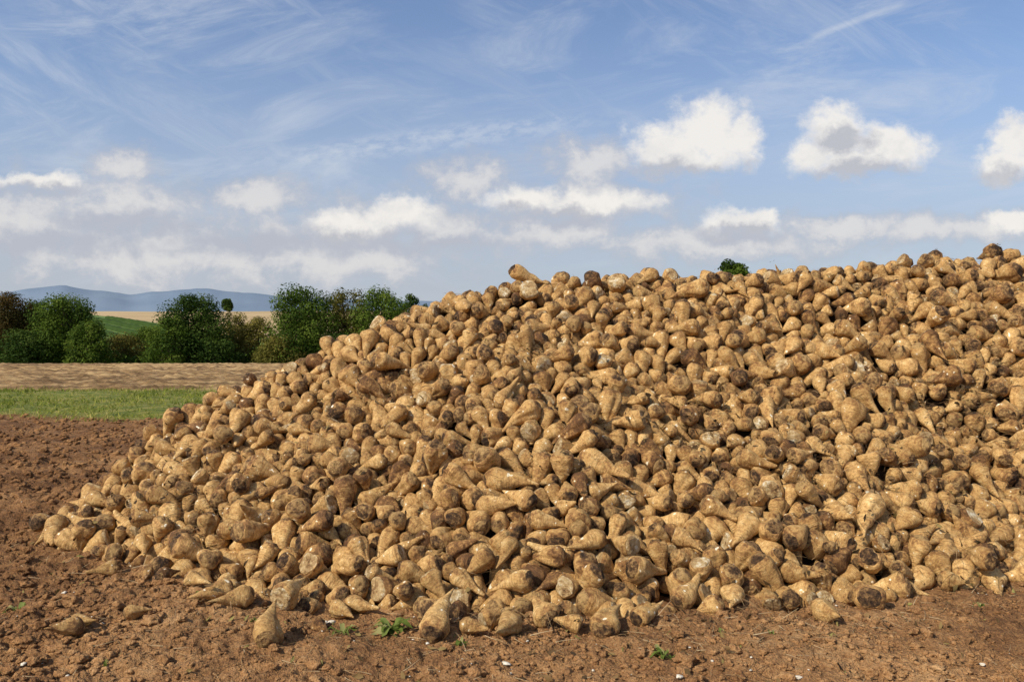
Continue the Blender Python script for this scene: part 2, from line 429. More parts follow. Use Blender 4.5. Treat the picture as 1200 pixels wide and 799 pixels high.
def gp(px,py):
    d=CAMH*F/(py-HOR);return (px-600)/F*d,d
stray=[(313,768,.082,2,(-.25,.85,.35)),(84,754,.055,5,(-.5,-.6,.15)),(152,730,.045,8,(.7,.3,.1)),(510,756,.083,3,(.1,.9,.35)),(572,742,.06,6,(.8,.3,.2)),
 (640,742,.072,4,(-.4,.9,.2)),(710,750,.08,9,(.3,.9,.3)),(965,728,.072,1,(.2,-.8,.1)),(1110,698,.065,7,(.9,-.2,.0)),(675,746,.055,12,(-.9,.2,.1)),
 (415,722,.06,10,(.7,-.5,.0)),(90,744,.045,11,(.9,-.3,.1)),(258,716,.065,13,(-.6,-.7,.0)),(283,722,.062,17,(-.7,-.6,.0)),(332,728,.082,18,(.3,.8,.2)),(860,718,.07,14,(-.2,-.9,0)),(190,694,.05,15,(.3,.8,0)),(800,722,.07,16,(.6,.5,.3)),(170,687,.05,19,(.5,-.8,0)),(395,728,.06,21,(.8,-.6,0)),(548,752,.05,22,(.8,-.4,0)),
 (598,752,.07,20,(-.3,-.8,.0)),(752,742,.06,23,(.7,.5,.1)),(905,722,.06,0,(.1,.9,.5)),(225,700,.055,6,(.8,-.4,0)),(130,676,.05,10,(-.7,-.5,0)),(372,744,.045,5,(.6,-.7,0))]
sA=[];sax=[];sR=[];sv_=[]
for px,py,r_,v,a in stray:
    x,y=gp(px,py);a=np.array(a,float);a/=np.linalg.norm(a)
    z=float(gh(np.array([x]),np.array([y]))[0])+r_*.84
    sA.append([x,y,z]);sax.append(a);sR.append(r_);sv_.append(v)
NS=len(stray)
sA=np.array(sA);sax=np.array(sax)
keep=np.ones(N,bool)
for k in range(NS):
    for Pn,f in ((A,.96),(.5*(A+B),.8),(B,.4)):
        keep&=np.linalg.norm(Pn-sA[k],axis=1)>(sR[k]*.9+R*f)*.95
        keep&=np.linalg.norm(Pn-(sA[k]+sax[k]*sR[k]*1.3),axis=1)>(sR[k]*.6+R*f)*.9
A=A[keep];B=B[keep];ax=ax[keep];R=R[keep];var=var[keep];N=len(A)
A=np.vstack([A,sA]);ax=np.vstack([ax,sax]);R=np.concatenate([R,sR]);var=np.concatenate([var,sv_]);NT_=N+NS
h=rng.normal(size=(NT_,3));e1=h-ax*np.sum(h*ax,1)[:,None];e1/=np.linalg.norm(e1,axis=1)[:,None];e2=np.cross(ax,e1)
Mrot=np.stack([e1,e2,ax],2)
tone=rng.uniform(0,1,NT_)

# visible-size ranking (which beets show largest)
W_,H_=600,400
buf=-np.ones((H_,W_),int)
Lb=qv[var]*R
SP=np.vstack([A,A+ax*(.24*Lb)[:,None],A+ax*(.48*Lb)[:,None]]);SR=np.concatenate([R*.96,R*.78,R*.42]);SI=np.tile(np.arange(NT_),3)
o=np.argsort(-SP[:,1])
yy,xx=np.mgrid[0:H_,0:W_]
for k in o:
    x,y,z=SP[k]
    if y<1: continue
    cx=(x/y*F+600)/2;cy=(HOR-(z-CAMH)/y*F)/2;rp=SR[k]/y*F/2
    x0,x1=max(0,int(cx-rp)),min(W_,int(cx+rp)+2);y0,y1=max(0,int(cy-rp)),min(H_,int(cy+rp)+2)
    if x0>=x1 or y0>=y1: continue
    sub=buf[y0:y1,x0:x1];sub[(xx[y0:y1,x0:x1]-cx)**2+(yy[y0:y1,x0:x1]-cy)**2<rp*rp]=SI[k]
cnt=np.bincount(buf[buf>=0],minlength=NT_)
print('visible beets',(cnt>3).sum())
cnt2=cnt.copy();cnt2[N:]+=100000
order=np.argsort(-cnt2);ind=order[:300];isind=np.zeros(NT_,bool);isind[ind]=True

# ------------------------------------------------------------ individual beets
bodyM=[];crownM=[]
for g in HI:
    ns,kc,nrg=g['ns'],g['kc'],g['nr']
    V=g['V'][kc*ns:];l=g['lco'][kc*ns:]
    Vb=np.vstack([V,[V[:ns].mean(0)+np.array([0,0,.08])]]);lb=np.vstack([l,[l[:ns].mean(0)]])
    Q=g['Q'][kc*ns:]-kc*ns
    T2=g['T2']-kc*ns
    jj=np.arange(ns);T3=np.stack([np.full(ns,len(Vb)-1),(jj+1)%ns,jj],1)
    m=mk_mesh('sugar_beet',Vb,Q,np.vstack([T2,T3]),mats=[M_SKIN]);attr_v(m,'lco',lb);attr_f(m,'tone',np.zeros(len(Vb)));bodyM.append(m)
    Vc=np.vstack([g['V'][:(kc+1)*ns],g['V'][-2:-1]]);lc=np.vstack([g['lco'][:(kc+1)*ns],g['lco'][-2:-1]])
    Q=g['Q'][:kc*ns];T1=g['T1'].copy();T1[:,0]=len(Vc)-1
    m=mk_mesh('crown',Vc,Q,T1,mats=[M_CUT if g['cut'] else M_CROWN]);attr_v(m,'lco',lc);attr_f(m,'tone',np.zeros(len(Vc)));crownM.append(m)
for k in ind:
    v=int(var[k]);g=HI[v]
    o=bpy.data.objects.new('sugar_beet',bodyM[v]);COL.objects.link(o)
    M4=Matrix.Identity(4)
    for a in range(3):
        for b_ in range(3): M4[a][b_]=float(Mrot[k][a,b_]*R[k])
        M4[a][3]=float(A[k][a])
    o.matrix_world=M4
    shape="slender" if g['slim']>.6 else ("stout" if g['slim']<.3 else "cone-shaped")
    top="pale cut top" if g['cut'] else "dark crown"
    if k>=N: where="lying on soil";grp="loose sugar beets beside the heap"
    elif A[k][2]<.3: where="at heap foot";grp="sugar beets in the heap"
    else: where="on heap slope";grp="sugar beets in the heap"
    o["label"]=f"{shape} tan sugar beet with {top} {where}";o["category"]="sugar beet";o["group"]=grp
    c=bpy.data.objects.new('crown',crownM[v]);COL.objects.link(c);c.parent=o

# ------------------------------------------------------------ bulk beets: one stuff object
Vs=[];Qs=[];Ts=[];MQ=[];MT=[];LC=[];TN=[];off=0
for v in range(NV):
    ks=np.where((var==v)&(~isind))[0]
    if len(ks)==0: continue
    g=LO[v];nv=len(g['V']);n=len(ks)
    W=np.einsum('kab,nb->kna',Mrot[ks],g['V'])*R[ks][:,None,None]+A[ks][:,None,:]
    Vs.append(W.reshape(-1,3));LC.append(np.tile(g['lco'],(n,1)));TN.append(np.repeat(tone[ks],nv))
    base=off+np.arange(n)[:,None,None]*nv
    Qs.append((g['Q'][None]+base).reshape(-1,4));t=np.vstack([g['T1'],g['T2']]);Ts.append((t[None]+base).reshape(-1,3))
    mq=np.zeros(len(g['Q']),int);mq[:g['kc']*g['ns']]=2 if g['cut'] else 1;MQ.append(np.tile(mq,n))
    mt=np.zeros(len(t),int);mt[:g['ns']]=2 if g['cut'] else 1;MT.append(np.tile(mt,n))
    off+=n*nv
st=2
CX=GX[::st,::st];CY=GY[::st,::st];CC=CG[::st,::st]-.05;n0,n1=CX.shape  # added core sheet under the beets, coloured dark so gaps read as shaded
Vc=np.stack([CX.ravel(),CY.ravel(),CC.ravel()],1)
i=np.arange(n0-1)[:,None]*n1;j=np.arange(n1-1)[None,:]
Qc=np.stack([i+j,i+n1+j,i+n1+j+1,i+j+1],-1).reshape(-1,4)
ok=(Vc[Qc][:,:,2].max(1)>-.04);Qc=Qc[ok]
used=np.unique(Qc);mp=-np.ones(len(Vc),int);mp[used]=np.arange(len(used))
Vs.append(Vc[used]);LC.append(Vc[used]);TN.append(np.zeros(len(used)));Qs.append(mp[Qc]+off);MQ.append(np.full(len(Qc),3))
m=mk_mesh('sugar_beet_heap',np.vstack(Vs),np.vstack(Qs),np.vstack(Ts),np.concatenate(MQ),np.concatenate(MT),mats=[M_SKIN,M_CROWN,M_CUT,M_DARK])
attr_v(m,'lco',np.vstack(LC));attr_f(m,'tone',np.concatenate(TN))
add_obj('sugar_beet_heap',m,kind='stuff',label="great heap of harvested tan sugar beets",category="sugar beets")
print('heap mesh',len(m.vertices),time.time()-T0)

# ------------------------------------------------------------ strands (straw / rootlets)
def strands(P0,lens,rad_,seed,droop=.3,up=.2):
    r=np.random.default_rng(seed);n=len(P0);K=6
    d=r.normal(size=(n,3));d[:,2]=np.abs(d[:,2])*up;d/=np.linalg.norm(d,axis=1)[:,None]
    side=np.cross(d,[0,0,1.0]);side/=np.linalg.norm(side,axis=1)[:,None]+1e-9
    cv=r.uniform(-1,1,n)
    pts=[]
    for k in range(K):
        s=k/(K-1)
        p=P0+d*(lens*s)[:,None]+side*(cv*lens*.35*s*s)[:,None];p=p.copy();p[:,2]-=droop*lens*s*s
        pts.append(p)
    pts=np.stack(pts,1)
    upv=np.cross(side,d)
    V=[]
    for k in range(K):
        s=1-.7*k/(K-1)
        for a in range(3):
            an=a*2.094
            V.append(pts[:,k]+(side*math.cos(an)+upv*math.sin(an))*(rad_*s)[:,None])
    V=np.stack(V,1).reshape(-1,3)
    Q=[]
    for k in range(K-1):
        for a in range(3):
            Q.append([k*3+a,k*3+(a+1)%3,(k+1)*3+(a+1)%3,(k+1)*3+a])
    Q=(np.array(Q)[None]+np.arange(n)[:,None,None]*K*3).reshape(-1,4)
    return V,Q,np.repeat(r.uniform(0,1,n),K*3)
def scraps(P,s,seed):
    r=np.random.default_rng(seed);n=len(P)
    nn=r.normal(size=(n,3))*.5;nn[:,2]+=.6;nn[:,1]-=.3;nn/=np.linalg.norm(nn,axis=1)[:,None]
    t=np.cross(nn,r.normal(size=(n,3)));t/=np.linalg.norm(t,axis=1)[:,None];b=np.cross(nn,t)
    V=np.zeros((n,9,3));asp=r.uniform(.25,.7,n)
    for i_ in range(3):
        for j_ in range(3):
            k=i_*3+j_
            w=(1 if i_==1 else .45)
            V[:,k]=P+t*((i_-1)*s*r.uniform(.7,1.3,n))[:,None]+b*((j_-1)*s*asp*w*r.uniform(.6,1.3,n))[:,None]+nn*(r.uniform(-.35,.35,n)*s)[:,None]
    Q=np.array([[0,1,4,3],[1,2,5,4],[3,4,7,6],[4,5,8,7]])
    return V.reshape(-1,3),(Q[None]+np.arange(n)[:,None,None]*9).reshape(-1,4),np.repeat(r.uniform(0,1,n),9)
vis=np.where(cnt>2)[0]
cl=np.clip(vn2(A[vis,0]*1.3,A[vis,2]*2.5,19)+.38,0.03,1)**2
n=8000
pk=rng.choice(vis,n,p=cl/cl.sum());tt=rng.uniform(-.2,.9,n)
P0=A[pk]+ax[pk]*(tt*Lb[pk])[:,None]+rng.normal(0,.02,(n,3))
P0[:,2]+=R[pk]*rng.uniform(-.2,.7,n);P0[:,1]-=R[pk]*.6
V1,Q1,t1=strands(P0,rng.uniform(.04,.20,n),rng.uniform(.0010,.0026,n),3,.5,.5)
m=mk_mesh('root_strands',V1,Q1,mats=[M_STRAW]);attr_f(m,'tone',t1*.75)
add_obj('root_strands',m,kind='stuff',label="thin dry rootlets and straw caught among the beets",category="rootlets")
n=3000
pk=rng.choice(vis,n,p=cl/cl.sum());tt=rng.uniform(-.3,.9,n)
P0=A[pk]+ax[pk]*(tt*Lb[pk])[:,None]+rng.normal(0,.02,(n,3));P0[:,2]+=R[pk]*rng.uniform(-.3,.5,n);P0[:,1]-=R[pk]*.75
Va,Qa,ta=scraps(P0,rng.uniform(.010,.030,n),31)
n=1800
d=np.exp(rng.uniform(math.log(3.6),math.log(10),n));a=rng.uniform(-.72,.62,n);x=d*np.tan(a)*.95;y=d
h_=samp(HG,x,y);ok=(h_<.05)&((rng.uniform(0,1,n)<.4)|(h_>-.4));x,y=x[ok],y[ok]
Vb_,Qb_,tb=scraps(np.stack([x,y,gh(x,y)+.012],1),rng.uniform(.006,.024,len(x)),32)
m=mk_mesh('leaf_scraps',np.vstack([Va,Vb_]),np.vstack([Qa,Qb_+len(Va)]),mats=[M_SCRAP]);attr_f(m,'tone',np.concatenate([ta*.8,tb]))
add_obj('leaf_scraps',m,kind='stuff',label="withered brown leaf and stem scraps among the beets",category="leaf scraps")
n=8000
d=np.exp(rng.uniform(math.log(3.6),math.log(11),n));a=rng.uniform(-.72,.62,n);x=d*np.tan(a)*.95;y=d
h_=samp(HG,x,y);ok=(h_<.02)&((rng.uniform(0,1,n)<.4)|(h_>-.35));x,y=x[ok],y[ok];n=len(x)
P0=np.stack([x,y,gh(x,y)+.010],1)
V2,Q2,t2=strands(P0,rng.uniform(.02,.15,n),rng.uniform(.0009,.0026,n),4,.03,.15)
m=mk_mesh('straw_litter',V2,Q2,mats=[M_STRAW]);attr_f(m,'tone',t2)
add_obj('straw_litter',m,kind='stuff',label="dry straw and root bits scattered on the soil",category="straw")

# ------------------------------------------------------------ clods
import bmesh
def ico(s):
    bm=bmesh.new();bmesh.ops.create_icosphere(bm,subdivisions=s,radius=1);a=np.array([v.co[:] for v in bm.verts]);b=np.array([[v.index for v in f.verts] for f in bm.faces]);bm.free();return a,b
I3,I2,I1=ico(3),ico(2),ico(1)
def lumps(P,s,seed,nvr=12,flat=.7,ico=I2):
    IVx,ITx=ico
    r=np.random.default_rng(seed);n=len(P);var_=r.integers(0,nvr,n);Vs=[];Ts=[];off=0
    for v in range(nvr):
        k=np.where(var_==v)[0]
        if len(k)==0: continue
        g=IVx*(1+1.0*vn3(IVx*1.5+v*7,v+seed)+.8*vn3(IVx*3.3+v*5,v+seed+3)+.4*vn3(IVx*7+v*5,v+seed+13))[:,None]
        an=r.uniform(0,6.28,len(k));c,s_=np.cos(an),np.sin(an)
        st=r.uniform(.7,1.5,(len(k),1))
        x=(g[None,:,0]*c[:,None]-g[None,:,1]*s_[:,None])*st;y=g[None,:,0]*s_[:,None]+g[None,:,1]*c[:,None];z=np.repeat(g[None,:,2]*flat,len(k),0)
        W=np.stack([x,y,z],-1)*s[k][:,None,None]+P[k][:,None,:]
        Vs.append(W.reshape(-1,3));Ts.append((ITx[None]+off+np.arange(len(k))[:,None,None]*len(IVx)).reshape(-1,3));off+=len(k)*len(IVx)
    return np.vstack(Vs),np.vstack(Ts)
n=75000
d=np.exp(rng.uniform(math.log(3.4),math.log(16),n));a=rng.uniform(-.75,.66,n);x=d*np.tan(a)*.95;y=d
dens=.3+1.7*np.clip(vn2(x*1.4,y*1.4,61)+.4,0,1)+.4*(x<-2)
ok=((samp(HG,x,y)<.0)&(rng.uniform(0,1.6,n)<dens))|((y>12)&(x<-3));x,y=x[ok],y[ok];n=len(x)
s=.0025+.0052*rng.exponential(1,n)*(.95+.4*(x<-2))*(1+.6*(y>8));s=np.clip(s,.0025,.045)
z=gh(x,y)+s*.15
P_=np.stack([x,y,z],1)
big=s>.018;mid_=(s>.007)&~big;sm=s<=.007
Vs=[];Ts=[];off=0
for mk_,ic in ((big,I3),(mid_,I2),(sm,I1)):
    V3,T3=lumps(P_[mk_],s[mk_],5,ico=ic);Vs.append(V3);Ts.append(T3+off);off+=len(V3)
m=mk_mesh('soil_clods',np.vstack(Vs),None,np.vstack(Ts),mats=[M_SOIL])
add_obj('soil_clods',m,kind='stuff',label="crumbly reddish brown soil clods on the field",category="soil clods")
n=360
d=np.exp(rng.uniform(math.log(3.7),math.log(8),n));a=rng.uniform(-.6,.6,n);x=d*np.tan(a);y=d
ok=(samp(HG,x,y)<.15)&(vn2(x*1.1,y*1.1,91)>-.05);x,y=x[ok],y[ok];s=.0025+.0038*rng.exponential(1,len(x))
V3,T3=lumps(np.stack([x,y,gh(x,y)+s*.5+.004],1),s,9,flat=.5)
m=mk_mesh('beet_chips',V3,None,T3,mats=[M_CHIP])
add_obj('beet_chips',m,kind='stuff',label="small white chips of beet on the soil",category="beet chips")

# ------------------------------------------------------------ weeds
def weed(x,y,s,nl,seed):
    r=np.random.default_rng(seed);V=[];Q=[];tn=[]
    for k in range(nl):
        an=r.uniform(0,6.28);L=s*r.uniform(.5,1.1);w=L*r.uniform(.13,.22);el=r.uniform(.2,1.1);K=6
        dx,dy=math.cos(an),math.sin(an);b=len(V)
        for i_ in range(K):
            t=i_/(K-1);rr=L*t*math.cos(el*(1-.5*t));z=L*(math.sin(el)*t-.55*t*t)
            ww=w*(math.sin(math.pi*min(1,.08+t*.92))**.8)*(1 if t>.25 else .35)
            z=max(z,.004)+.012*math.sin(9*t+k)
            for sd in (-1,0,1):
                V.append((dx*rr-dy*ww*sd,dy*rr+dx*ww*sd,z+abs(sd)*ww*.35))
        for i_ in range(K-1):
            for sd in (0,1):
                q_=b+i_*3+sd;Q.append((q_,q_+1,q_+4,q_+3))
        tn+= [r.uniform(.1,1)]*(K*3)
    V=np.array(V);z0=float(gh(np.array([x]),np.array([y]))[0])
    m=mk_mesh('weed_plant',V,np.array(Q),mats=[M_WEED]);attr_f(m,'tone',tn)
    o=add_obj('weed_plant',m,label="small green weed sprouting from bare soil",category="weed",group="weeds on the bare soil");o.location=(x,y,z0+.008)
for k,(px,py,s,nl) in enumerate([(458,750,.14,22),(402,752,.10,12),(20,722,.09,9),(780,780,.10,12),(232,716,.06,7),(845,748,.05,6),(905,752,.04,6),(540,764,.06,9),(120,790,.04,6),(300,745,.05,7),(1150,722,.05,6)]):
    x,y=gp(px,py);weed(x,y,s,nl,k+5)

# ------------------------------------------------------------ grass strip
n=60000
x=rng.uniform(-26,22,n);y=rng.uniform(15.2,24.6,n)
e=np.minimum(y-15.9-1.4*vn2(x*.35,x*0+3,4)-.9*vn2(x*1.7,y*1.7,14),24.2+.8*vn2(x*.35,x*0+8,4)-y)
ok=(e>rng.uniform(-.3,.7,n))&((vn2(x*1.2,y*1.2,6)+.5)>rng.uniform(0,.75,n));x,y=x[ok],y[ok];n=len(x)
z=gh(x,y);hgt=rng.uniform(.03,.10,n)*(1+.9*vn2(x*.7,y*.7,16));an=rng.uniform(0,np.pi,n);w=rng.uniform(.008,.02,n);lx=rng.normal(0,.06,n);ly=rng.normal(0,.06,n)
V=np.stack([np.stack([x-np.cos(an)*w,y-np.sin(an)*w,z],1),np.stack([x+np.cos(an)*w,y+np.sin(an)*w,z],1),np.stack([x+lx,y+ly,z+hgt],1)],1).reshape(-1,3)
m=mk_mesh('grass',V,None,np.arange(3*n).reshape(-1,3),smooth=False,mats=[M_GRASS]);attr_f(m,'tone',np.repeat(np.clip(rng.uniform(0,1,n)*.7+.5*(vn2(x*.8,y*.8,26)+.25),0,1),3))
add_obj('grass',m,kind='stuff',label="strip of short green grass between ploughed fields",category="grass")

# ------------------------------------------------------------ trees
def leaves(P,size,seed,out=None):
    r=np.random.default_rng(seed);n=len(P)
    nn=r.normal(size=(n,3));
    if out is not None: nn=nn*.42+out
    nn[:,2]+=.3
    nn/=np.linalg.norm(nn,axis=1)[:,None];t=np.cross(nn,r.normal(size=(n,3)));t/=np.linalg.norm(t,axis=1)[:,None];b=np.cross(nn,t)
    s=(size*r.uniform(.6,1.3,n))[:,None]
    V=np.stack([P-t*s*.5,P-b*s*.35+nn*s*.08,P+t*s*.6,P+b*s*.35+nn*s*.08],1).reshape(-1,3)
    return V,np.arange(4*n).reshape(-1,4)
def tube(pts,rads,ns=7):
    V=[];Q=[]
    for k,(p,r_) in enumerate(zip(pts,rads)):
        d=(pts[min(k+1,len(pts)-1)]-pts[max(k-1,0)]);d=d/np.linalg.norm(d);s=np.cross(d,[.3,1,.1]);s/=np.linalg.norm(s);u_=np.cross(d,s)
        for a in range(ns):
            an=2*np.pi*a/ns;V.append(p+(s*math.cos(an)+u_*math.sin(an))*r_)
    for k in range(len(pts)-1):
        for a in range(ns): Q.append([k*ns+a,k*ns+(a+1)%ns,(k+1)*ns+(a+1)%ns,(k+1)*ns+a])
    return np.array(V),np.array(Q)
def tree(x,y,h,w,kind,seed,label,nleaf=5000,low=.08,lsize=.19,name='tree'):
    nleaf=int(nleaf*2.1)
    r=np.random.default_rng(seed);z0=float(terr(x,y))-.1
    e=bpy.data.objects.new(name,None);COL.objects.link(e);e.location=(x,y,z0);e["label"]=label;e["category"]="tree" if name=='tree' else "bush";e["group"]="trees and bushes along the field edge"
    Vs=[];Qs=[];off=0
    top=np.array([r.uniform(-.2,.2),0,h*.8])
    tp=[np.array([0,0,0.])+top*s+np.array([.12*math.sin(s*5+seed),.1*math.cos(s*4),0]) for s in np.linspace(0,1,6)]
    V,Q=tube(tp,[h*.028*(1-.85*s) for s in np.linspace(0,1,6)]);Vs.append(V);Qs.append(Q);off=len(V)
    blobs=[]
    nb=26
    for k in range(nb):
        f=(k+.5)/nb;zc=h*(low+.06+(.90-low)*f);wr=w*.5*math.sin(math.pi*min(1,.26+.69*f))**.65
        an=k*2.4+r.uniform(-.5,.5);rr=wr*r.uniform(.35,.82);br=w*r.uniform(.13,.23)*(1 if f<.8 else .75)
        c=np.array([rr*math.cos(an),rr*math.sin(an)*.8,min(zc,h-br*.75)]);blobs.append((c,br))
        s0=tp[min(5,max(1,int(f*4)))]
        pts=[s0+(c-s0)*t+np.array([0,0,.15*math.sin(t*3)]) for t in np.linspace(0,1,4)]
        V,Q=tube(pts,[h*.010*(1-.8*t)+.01 for t in np.linspace(0,1,4)],5);Vs.append(V);Qs.append(Q+off);off+=len(V)
    m=mk_mesh('trunk',np.vstack(Vs),np.vstack(Qs),mats=[M_BARK]);add_obj('trunk',m,parent=e)
    P=[];O=[];TN_=[]
    vol=np.array([b**2 for _,b in blobs]);ns_=(vol/vol.sum()*nleaf).astype(int)
    for (c,b),k in zip(blobs,ns_):
        u_=r.normal(size=(k,3));u_/=np.linalg.norm(u_,axis=1)[:,None]
        rad_=b*(r.uniform(0,1,k)**.35)*(1+.6*vn3(u_*2.4+c,seed))*1.08
        p=c+u_*rad_[:,None]*np.array([1,1,.85]);P.append(p);O.append(u_)
        TN_.append(np.clip(.45+.10*r.normal(size=k)+.30*r.uniform(-1,1),0,1))
    P=np.vstack(P);O=np.vstack(O);tn=np.concatenate(TN_)
    P[:,2]=np.where(P[:,2]<.1,.1+r.uniform(0,.3,len(P)),P[:,2])
    V,Q=leaves(P,lsize,seed,O)
    m=mk_mesh('crown',V,Q,smooth=False,mats=[LM[kind]]);attr_f(m,'tone',np.repeat(tn,4));add_obj('crown',m,parent=e)
def ptree(px,topy,wpx,d,kind,seed,label,**k):
    x=(px-600)/F*d;zt=CAMH+(HOR-topy)/F*d;z0=float(terr(x,d));tree(x,d,zt-z0,wpx/F*d,kind,seed,label,**k)
L_g="round dense green leafy tree at the field edge";L_d="tall dark green leafy tree at the field edge"
L_r="tree with reddish brown autumn leaves at field edge";L_o="olive and brown leafed tree at the field edge";L_b="low green bush in the hedge at field edge"
ptree(-75,345,90,78,'dark',1,L_d);ptree(-25,342,80,80,'red',2,L_r)
ptree(12,341,80,76,'red',3,L_r,nleaf=7000);ptree(44,350,66,79,'dark',4,L_d)
ptree(78,344,96,74,'green',5,L_g,nleaf=9000);ptree(106,374,54,70,'green',6,L_b,name='bush',nleaf=3000,low=0)
ptree(145,389,72,80,'olive',7,L_b,name='bush',nleaf=3000,low=0);ptree(172,382,60,82,'green',8,L_b,name='bush',nleaf=3000,low=0)
ptree(230,343,92,75,'dark',9,L_d,nleaf=9000);ptree(200,368,60,72,'green',10,L_b,name='bush',nleaf=3000,low=0)
ptree(275,365,56,80,'olive',11,L_o,name='bush',nleaf=3500,low=0);ptree(303,370,56,78,'olive',12,"olive brown bush in the hedge at field edge",name='bush',nleaf=3500,low=0)
ptree(354,333,98,74,'green',13,L_g,nleaf=10000);ptree(406,337,72,78,'olive',14,L_o,nleaf=6000)
ptree(446,335,90,76,'green',15,L_g,nleaf=8000);ptree(484,342,54,78,'dark',16,L_d);ptree(560,362,70,78,'green',17,L_g)
ptree(640,362,80,80,'dark',18,L_d)
ptree(860,304,58,52,'green',19,"leafy green treetop showing above the beet heap",nleaf=7000,low=.3)
ptree(267,350,15,420,'dark',20,"lone round tree on the distant hilltop",nleaf=1200,lsize=.8)
ptree(30,385,80,72,'dark',21,L_b,name='bush',nleaf=3500,low=0);ptree(250,395,66,73,'dark',22,L_b,name='bush',nleaf=3000,low=0)
ptree(330,393,66,72,'olive',23,L_b,name='bush',nleaf=3000,low=0);ptree(400,390,66,73,'dark',24,L_b,name='bush',nleaf=3000,low=0)
n=26000;x=rng.uniform(-62,20,n);y=78+rng.normal(0,2,n);top=1.4+1.2*(vn2(x*.25,x*0,7)+.5)+.6*vn2(x*1.1,x*0,8)
z=terr(x,y)+rng.uniform(0,1,n)**.8*top
V,Q=leaves(np.stack([x,y,z],1),.22,77)
m=mk_mesh('hedge',V,Q,smooth=False,mats=[LM['green']]);attr_f(m,'tone',np.repeat(np.clip(rng.normal(.38,.12,n)+.6*vn2(x*.4,z,3),0,1),4))
add_obj('hedge',m,kind='stuff',label="low tangled hedge along the field edge",category="hedge")
# vineyard rows
Vs=[];Qs=[];off=0
for k,c0 in enumerate(np.arange(150,322,11.0)):
    xs=np.arange(-260,-60,1.5);yc=c0-(xs+150)*1.2
    g_=(yc>242)&(yc<345);xs,yc=xs[g_],yc[g_];n=len(xs)
    if n<4: continue
    zt=gh(xs,yc)
    hh=1.2+.4*vn2(xs*.5,yc,3);ww=3.2+.5*vn2(xs*.6,yc,4)
    rows=[np.stack([xs,yc-ww,zt-.4],1),np.stack([xs,yc-ww*.8,zt+hh*.8],1),np.stack([xs,yc,zt+hh],1),np.stack([xs,yc+ww*.8,zt+hh*.8],1),np.stack([xs,yc+ww,zt-.4],1)]
    V=np.vstack(rows);i=np.arange(4)[:,None]*n;j=np.arange(n-1)[None,:]
    Qs.append(np.stack([i+j,i+j+1,i+n+j+1,i+n+j],-1).reshape(-1,4)+off);Vs.append(V);off+=len(V)
V=np.vstack(Vs);m=mk_mesh('vineyard',V,np.vstack(Qs),mats=[LM['vine']]);attr_f(m,'tone',np.clip(.5+.5*vn2(V[:,0]*.4,V[:,1]*.4,5),0,1))
add_obj('vineyard',m,kind='stuff',label="green vineyard rows on the distant hillside",category="vineyard")
print('trees',time.time()-T0)

# ------------------------------------------------------------ light and sky
sd=Vector((-.77,-.64,0)).normalized();EL=math.radians(41)
tosun=Vector((sd.x*math.cos(EL),sd.y*math.cos(EL),math.sin(EL)))
sl=bpy.data.lights.new('sun','SUN');sl.energy=5.0;sl.angle=math.radians(.53);sl.color=(1,.925,.79)
so=bpy.data.objects.new('sun',sl);COL.objects.link(so);so.rotation_euler=tosun.to_track_quat('Z','Y').to_euler();so.location=(-10,-8,12)
w=bpy.data.worlds.new("World");sc.world=w;w.use_nodes=True;nt=NT(w.node_tree)
bg=nt.n['Background'];bg.inputs[1].default_value=.10
sky=nt.n.new('ShaderNodeTexSky');sky.sky_type='NISHITA';sky.sun_disc=False;sky.sun_elevation=EL;sky.sun_rotation=math.atan2(sd.x,sd.y);sky.air_density=1.0;sky.dust_density=.8;sky.ozone_density=1.5
tc=nt.n.new('ShaderNodeTexCoord').outputs['Generated'];xyz=nt.sep(tc)
yy_=nt.math('MAXIMUM',nt.math('ABSOLUTE',xyz[1]),.06)
Uv=nt.math('DIVIDE',xyz[0],yy_);Vv=nt.math('DIVIDE',xyz[2],yy_)
P0_=nt.comb(Uv,Vv,0.0)
wv=nt.vm('MULTIPLY',nt.vm('SUBTRACT',nt.noise(P0_,24,5,.62,color=True),(.5,.5,.5)),(.055,.045,0))
P=nt.vm('ADD',P0_,wv)
def blobfield(P,lst,op='SMOOTH_MAX'):
    cur=None
    for px,py,rx,ry in lst:
        cx,cy,a,b=(px-600)/F,(HOR-py)/F,rx/F,ry/F
        q_=nt.vm('MULTIPLY_ADD',P,(1/a,1/b,0),(-cx/a,-cy/b,0))
        l=nt.vm('LENGTH',q_,out=1);v=nt.math('SUBTRACT',1.0,l)
        cur=v if cur is None else nt.math(op,cur,v,.25)
    return cur
crisp=[(828,150,52,42),(782,176,58,32),(805,188,76,22),(864,160,36,30),
 (985,160,56,40),(1035,172,56,34),(958,182,40,28),(1005,192,72,22),
 (1192,165,38,30),(1178,192,44,26),(1228,185,46,38),
 (868,262,54,20),(894,256,24,16),
 (468,248,44,26),(410,264,60,24),
 (50,214,56,13),(700,238,84,18),(622,236,56,20),(1190,262,44,14)]
soft=[(690,190,70,28),(140,196,56,22),(150,245,120,44),(640,272,120,28),(550,210,56,28),(520,270,100,30),(190,290,260,60),(40,262,160,55),(360,298,240,48),(1120,268,140,20),(300,232,90,22),(980,268,90,16),(430,262,95,38),(690,238,120,30),(840,285,200,22)]
grey=[(805,206,70,17),(988,164,34,16),(1010,208,72,17),(1180,212,60,17),(866,276,50,12),(420,282,66,15),(665,254,110,13),(50,226,60,9),(160,262,90,16),(300,285,120,18),(60,285,120,18),(500,285,110,14)]
Pz=nt.vm('MULTIPLY',P0_,(1,1.25,1))
nz=nt.noise(Pz,19,7,.64,.2)
fieldc=blobfield(P,crisp)
dens=nt.math('ADD',fieldc,nt.math('MULTIPLY',nt.math('SUBTRACT',nz,.50),1.7))
alpha=nt.step(dens,-.14,.58)
